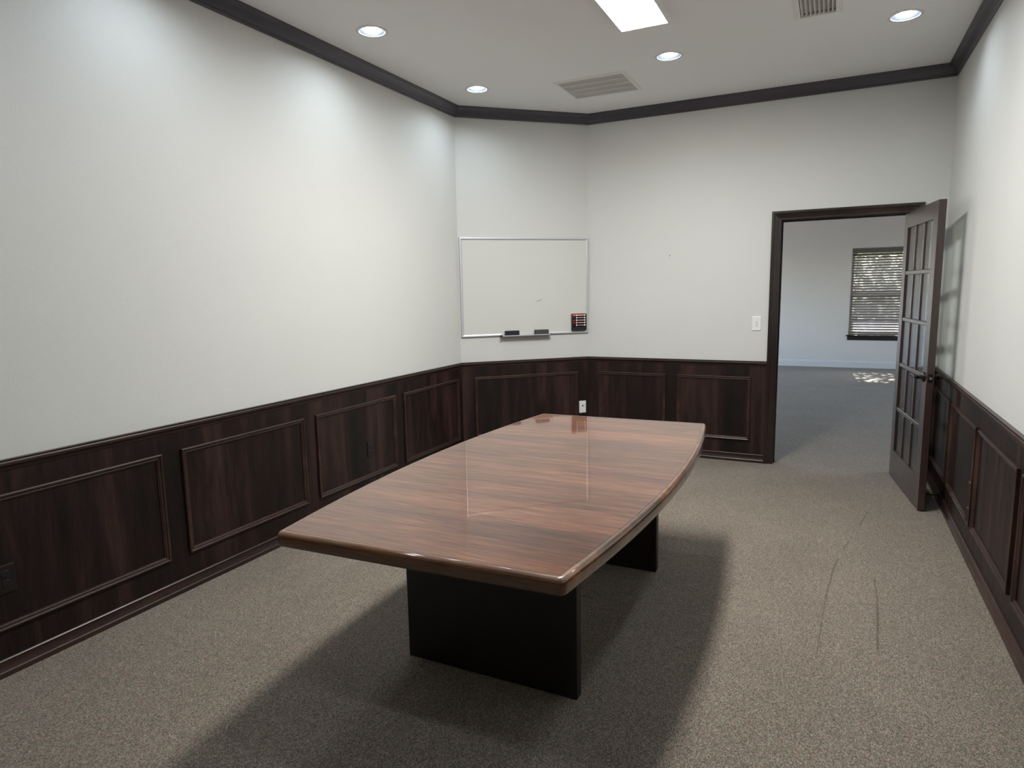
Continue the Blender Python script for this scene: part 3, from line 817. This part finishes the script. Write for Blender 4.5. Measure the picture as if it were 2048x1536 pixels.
for x, y in cans:
    ci, ri = LIGHT_X.index(x), LIGHT_Y.index(y)
    d = downlight(first, x, y, 'round recessed downlight, %s column, %s' % (cn[ci], rn[ri]))
    if first is None: first = d

def panel_light(x, y, label):
    e = tag(empty('ceiling_panel_light', Matrix.Translation((x, y, ZC))), label, 'ceiling light')
    w, l, h = 0.147, 0.608, 0.033
    g = G()
    g.box(-w, -w+0.010, -l, l, -h, 0); g.box(w-0.010, w, -l, l, -h, 0); g.box(-w+0.010, w-0.010, -l, -l+0.010, -h, 0); g.box(-w+0.010, w-0.010, l-0.010, l, -h, 0)
    g.obj('frame', 'white_metal', e)
    G().box(-w+0.010, w-0.010, -l+0.010, l-0.010, -0.012, -0.001).obj('back_tray', 'white_metal', e)
    q = G().add([(-w+0.010, -l+0.010, -h+0.002), (w-0.010, -l+0.010, -h+0.002), (w-0.010, l-0.010, -h+0.002), (-w+0.010, l-0.010, -h+0.002)], [(3, 2, 1, 0)])
    me = bpy.data.meshes.new('lens'); me.from_pydata(q.v, [], q.f); link('lens', me, 'lens', e)
panel_light(-1.066, 3.450, 'bright rectangular panel light on the ceiling above the table')

def return_grille():
    x0, x1, y0, y1 = V1; m = 0.026
    e = tag(empty('return_air_grille', Matrix.Translation(((x0+x1)/2, (y0+y1)/2, ZC))), 'square white return air grille with four bands of fine slats', 'air vent')
    a, b = (x1-x0)/2, (y1-y0)/2
    g = G()
    prof = [(-0.022, 0.0), (-0.020, -0.004), (-0.012, -0.0075), (0.004, -0.0085), (0.006, -0.006), (0.006, 0.012), (-0.003, 0.012), (-0.003, 0.0)]
    cor = lambda k, q: [(-a+q, -b+q), (a-q, -b+q), (a-q, b-q), (-a+q, b-q)][k]
    n = len(prof)
    for k in range(4):
        A = [(*cor(k, q), z) for q, z in prof]; B = [(*cor((k+1) % 4, q), z) for q, z in prof]
        g.add(A+B, [(j, (j+1) % n, n+(j+1) % n, n+j) for j in range(n)])
    g.obj('flange', 'white_metal', e)
    for k in range(1, 4):
        y = -b+2*b*k/4
        G().box(-a+0.006, a-0.006, y-0.005, y+0.005, -0.0075, 0.004).obj('crossbar', 'white_metal', e)
    g = G()
    N = 46
    for i in range(N):
        x = -a+0.012+(2*a-0.024)*i/(N-1)
        for k in range(4):
            ya, yb = -b+2*b*k/4+(0.005 if k else 0.006), -b+2*b*(k+1)/4-(0.005 if k < 3 else 0.006)
            dx = 0.0045
            g.add([(x-0.0008-dx/2, ya, -0.004), (x+0.0008-dx/2, ya, -0.004), (x+0.0008-dx/2, yb, -0.004), (x-0.0008-dx/2, yb, -0.004), (x-0.0008+dx/2, ya, 0.004), (x+0.0008+dx/2, ya, 0.004), (x+0.0008+dx/2, yb, 0.004), (x-0.0008+dx/2, yb, 0.004)],
                  [(0,3,2,1),(4,5,6,7),(0,1,5,4),(1,2,6,5),(2,3,7,6),(3,0,4,7)])
    o = g.obj('fine_slats', 'white_metal', e); o['kind'] = 'stuff'
    d = G().box(-a, a, -b, b, 0.0, 0.20); d.f = d.f[1:]
    d.obj('duct_box', 'duct', e)
return_grille()
def register():
    x0, x1, y0, y1 = V2
    e = tag(empty('supply_air_register', Matrix.Translation(((x0+x1)/2, (y0+y1)/2, ZC))), 'white supply register with curved blades at the picture top', 'air vent')
    a, b = (x1-x0)/2, (y1-y0)/2
    prof = [(-0.030, 0.0), (-0.028, -0.003), (-0.016, -0.006), (-0.006, -0.012), (0.004, -0.013), (0.006, -0.010), (0.006, 0.004), (0.0, 0.004)]
    cor = lambda k, q: [(-a+q, -b+q), (a-q, -b+q), (a-q, b-q), (-a+q, b-q)][k]
    n = len(prof); g = G()
    for k in range(4):
        A = [(*cor(k, q), z) for q, z in prof]; B = [(*cor((k+1) % 4, q), z) for q, z in prof]
        g.add(A+B, [(j, (j+1) % n, n+(j+1) % n, n+j) for j in range(n)])
    g.obj('flange', 'white_metal', e)
    for i in range(8):
        x = -a+0.018+(2*a-0.036)*i/7
        arc = [(-0.008, -0.012), (-0.006, -0.004), (0.0, 0.005), (0.010, 0.012)]
        vs = [(x+dx, -b+0.006, z) for dx, z in arc]+[(x+dx, b-0.006, z) for dx, z in arc]+[(x+dx+0.0015, -b+0.006, z-0.0005) for dx, z in arc]+[(x+dx+0.0015, b-0.006, z-0.0005) for dx, z in arc]
        fs = []
        for k in range(3):
            fs += [(k, k+1, 5+k, 4+k), (8+k, 12+k, 13+k, 9+k)]
            fs += [(k, 8+k, 9+k, k+1), (4+k, 5+k, 13+k, 12+k)]
        fs += [(0, 4, 12, 8), (3, 11, 15, 7)]
        G().add(vs, fs).obj('blade', 'white_metal', e, smooth=False)
    for k in (-1, 1):
        G().tube([(-a+0.004, k*b*0.45, 0.010), (a-0.004, k*b*0.45, 0.010)], 0.002, 8).obj('tie_rod', 'white_metal', e)
    d = G().box(-a, a, -b, b, 0.0, 0.18); d.f = d.f[1:]
    d.obj('duct_box', 'duct', e)
register()

# ------------------------------------------------------------------ blind in the far window
def blind():
    mw = FF['far'][0]
    x0, x1 = FX1-WX1+0.008, FX1-WX0-0.008
    e = tag(empty('window_blind', place(mw, (x0+x1)/2, -0.030, WZ0)), 'taupe slatted venetian blind lowered over the far window', 'blind')
    w, h = (x1-x0)/2, WZ1-WZ0
    G().box(-w+0.004, w-0.004, -0.024, 0.020, h-0.058, h-0.018).obj('headrail', 'blind_rail', e)
    G().box(-w, w, 0.020, 0.030, h-0.094, h-0.014).obj('valance', 'blind_rail', e, bevel=0.002)
    N = 31; zt, zb = h-0.118, 0.052
    c, s = math.cos(R(47)), math.sin(R(47))
    base = None
    hw = 0.0250; prof = [(-hw, 0.0), (-hw*0.5, 0.0022), (0, 0.003), (hw*0.5, 0.0022), (hw, 0.0)]
    for i in range(N):
        z = zt+(zb-zt)*i/(N-1)
        if base is None:
            top = [(p*c+q*s, -p*s+q*c) for p, q in prof]; bot = [(p*c+(q-0.0026)*s, -p*s+(q-0.0026)*c) for p, q in prof]
            ring = top+bot[::-1]; n = len(ring)
            base = G().add([(-w+0.003, y, zz) for y, zz in ring]+[(w-0.003, y, zz) for y, zz in ring], [(j, (j+1) % n, n+(j+1) % n, n+j) for j in range(n)]+[tuple(range(n-1, -1, -1)), tuple(range(n, 2*n))]).mesh('slat')
        o = link('slat', base, 'blind', e); o.location = (0, 0, z)
    G().box(-w+0.002, w-0.002, -0.026, 0.026, 0.008, 0.024).obj('bottom_rail', 'blind_rail', e, bevel=0.003)
    for x in (-w*0.78, 0.0, w*0.78):
        for y in (-0.027, 0.027):
            G().tube([(x, y, 0.02), (x, y, h-0.06)], 0.0009, 6).obj('ladder_cord', 'cord', e)
    G().tube([(w-0.075, 0.034, h-0.09), (w-0.075, 0.036, 0.75)], 0.0035, 8).obj('tilt_wand', 'cord', e)
blind()

# ------------------------------------------------------------------ outdoors beyond the far window
lw = G().box(-14, 14, FY+WT+0.3, 19.5, -0.35, -0.15).obj('lawn', 'lawn'); tag(lw, 'lawn outside the far window', kind='structure')
pv = G().box(-16, 16, 19.5, 36, -0.35, -0.15).obj('driveway', 'paving'); tag(pv, 'pale paved driveway beyond the lawn', kind='structure')
def tree(x, y, zc, rad, nleaf, seed, label):
    rnd = random.Random(seed)
    e = tag(empty('tree', Matrix.Translation((x, y, -0.15))), label, 'tree', 'trees outside the far window')
    t = G().tube([(0, 0, 0), (0.05, 0.02, 0.8), (0.0, 0.06, 1.7), (0.06, 0.0, zc)], [0.14, 0.11, 0.09, 0.03], 10)
    for k in range(9):
        a = rnd.uniform(0, 6.28); z = rnd.uniform(1.2, zc)
        t.tube([(0, 0.03, z), (math.cos(a)*rad*0.4, math.sin(a)*rad*0.4, z+0.5), (math.cos(a)*rad*0.8, math.sin(a)*rad*0.8, z+0.7)], [0.045, 0.03, 0.012], 7)
    t.obj('trunk', 'bark', e, smooth=True)
    g = G()
    for k in range(nleaf):
        u = Vector((rnd.gauss(0, 1), rnd.gauss(0, 1), rnd.gauss(0, 1))).normalized()*rad*rnd.random()**0.45
        p = Vector((u.x, u.y, zc+u.z*0.85))
        if p.z < 0.6: continue
        a = Vector((rnd.gauss(0, 1), rnd.gauss(0, 1), rnd.gauss(0, 1))).normalized(); b = a.orthogonal().normalized(); s = rnd.uniform(0.06, 0.12)
        c2 = a.cross(b)*0.012
        g.add([p-a*s, p+b*s*0.45+c2, p+a*s, p-b*s*0.45+c2], [(0, 1, 2, 3)])
    o = g.obj('foliage', 'leaf', e); o['kind'] = 'stuff'
tree(0.3, 16.8, 3.4, 2.2, 7000, 3, 'leafy tree straight outside the far window')
tree(4.6, 18.6, 3.6, 2.3, 2600, 5, 'leafy tree outside, to the right of the far window')
tree(-4.6, 19.0, 3.4, 2.4, 2600, 8, 'leafy tree outside, to the left of the far window')

def backdrop():  # invented foliage wall, added to darken the view between the blind slats
    rnd = random.Random(21)
    e = tag(empty('backdrop', Matrix.Translation((0.5, 34.0, -0.15))), 'tall dense hedge of leaves added to hide the bright sky outside the far window', 'backdrop')
    G().box(-12.0, 12.0, -0.35, 0.35, 0.0, 4.0).obj('branch_core', 'backdrop_core', e, bevel=0.2, seg=3)
    g = G()
    for k in range(6000):
        p = Vector((rnd.uniform(-12, 12), rnd.choice((-1, 1))*rnd.uniform(0.33, 0.55), rnd.uniform(0.05, 4.15)))
        a = Vector((rnd.gauss(0, 1), rnd.gauss(0, 1), rnd.gauss(0, 1))).normalized(); b = a.orthogonal().normalized(); s = rnd.uniform(0.06, 0.12)
        g.add([p-a*s, p+b*s*0.45, p+a*s, p-b*s*0.45], [(0, 1, 2, 3)])
    o = g.obj('foliage', 'leaf', e); o['kind'] = 'stuff'
backdrop()
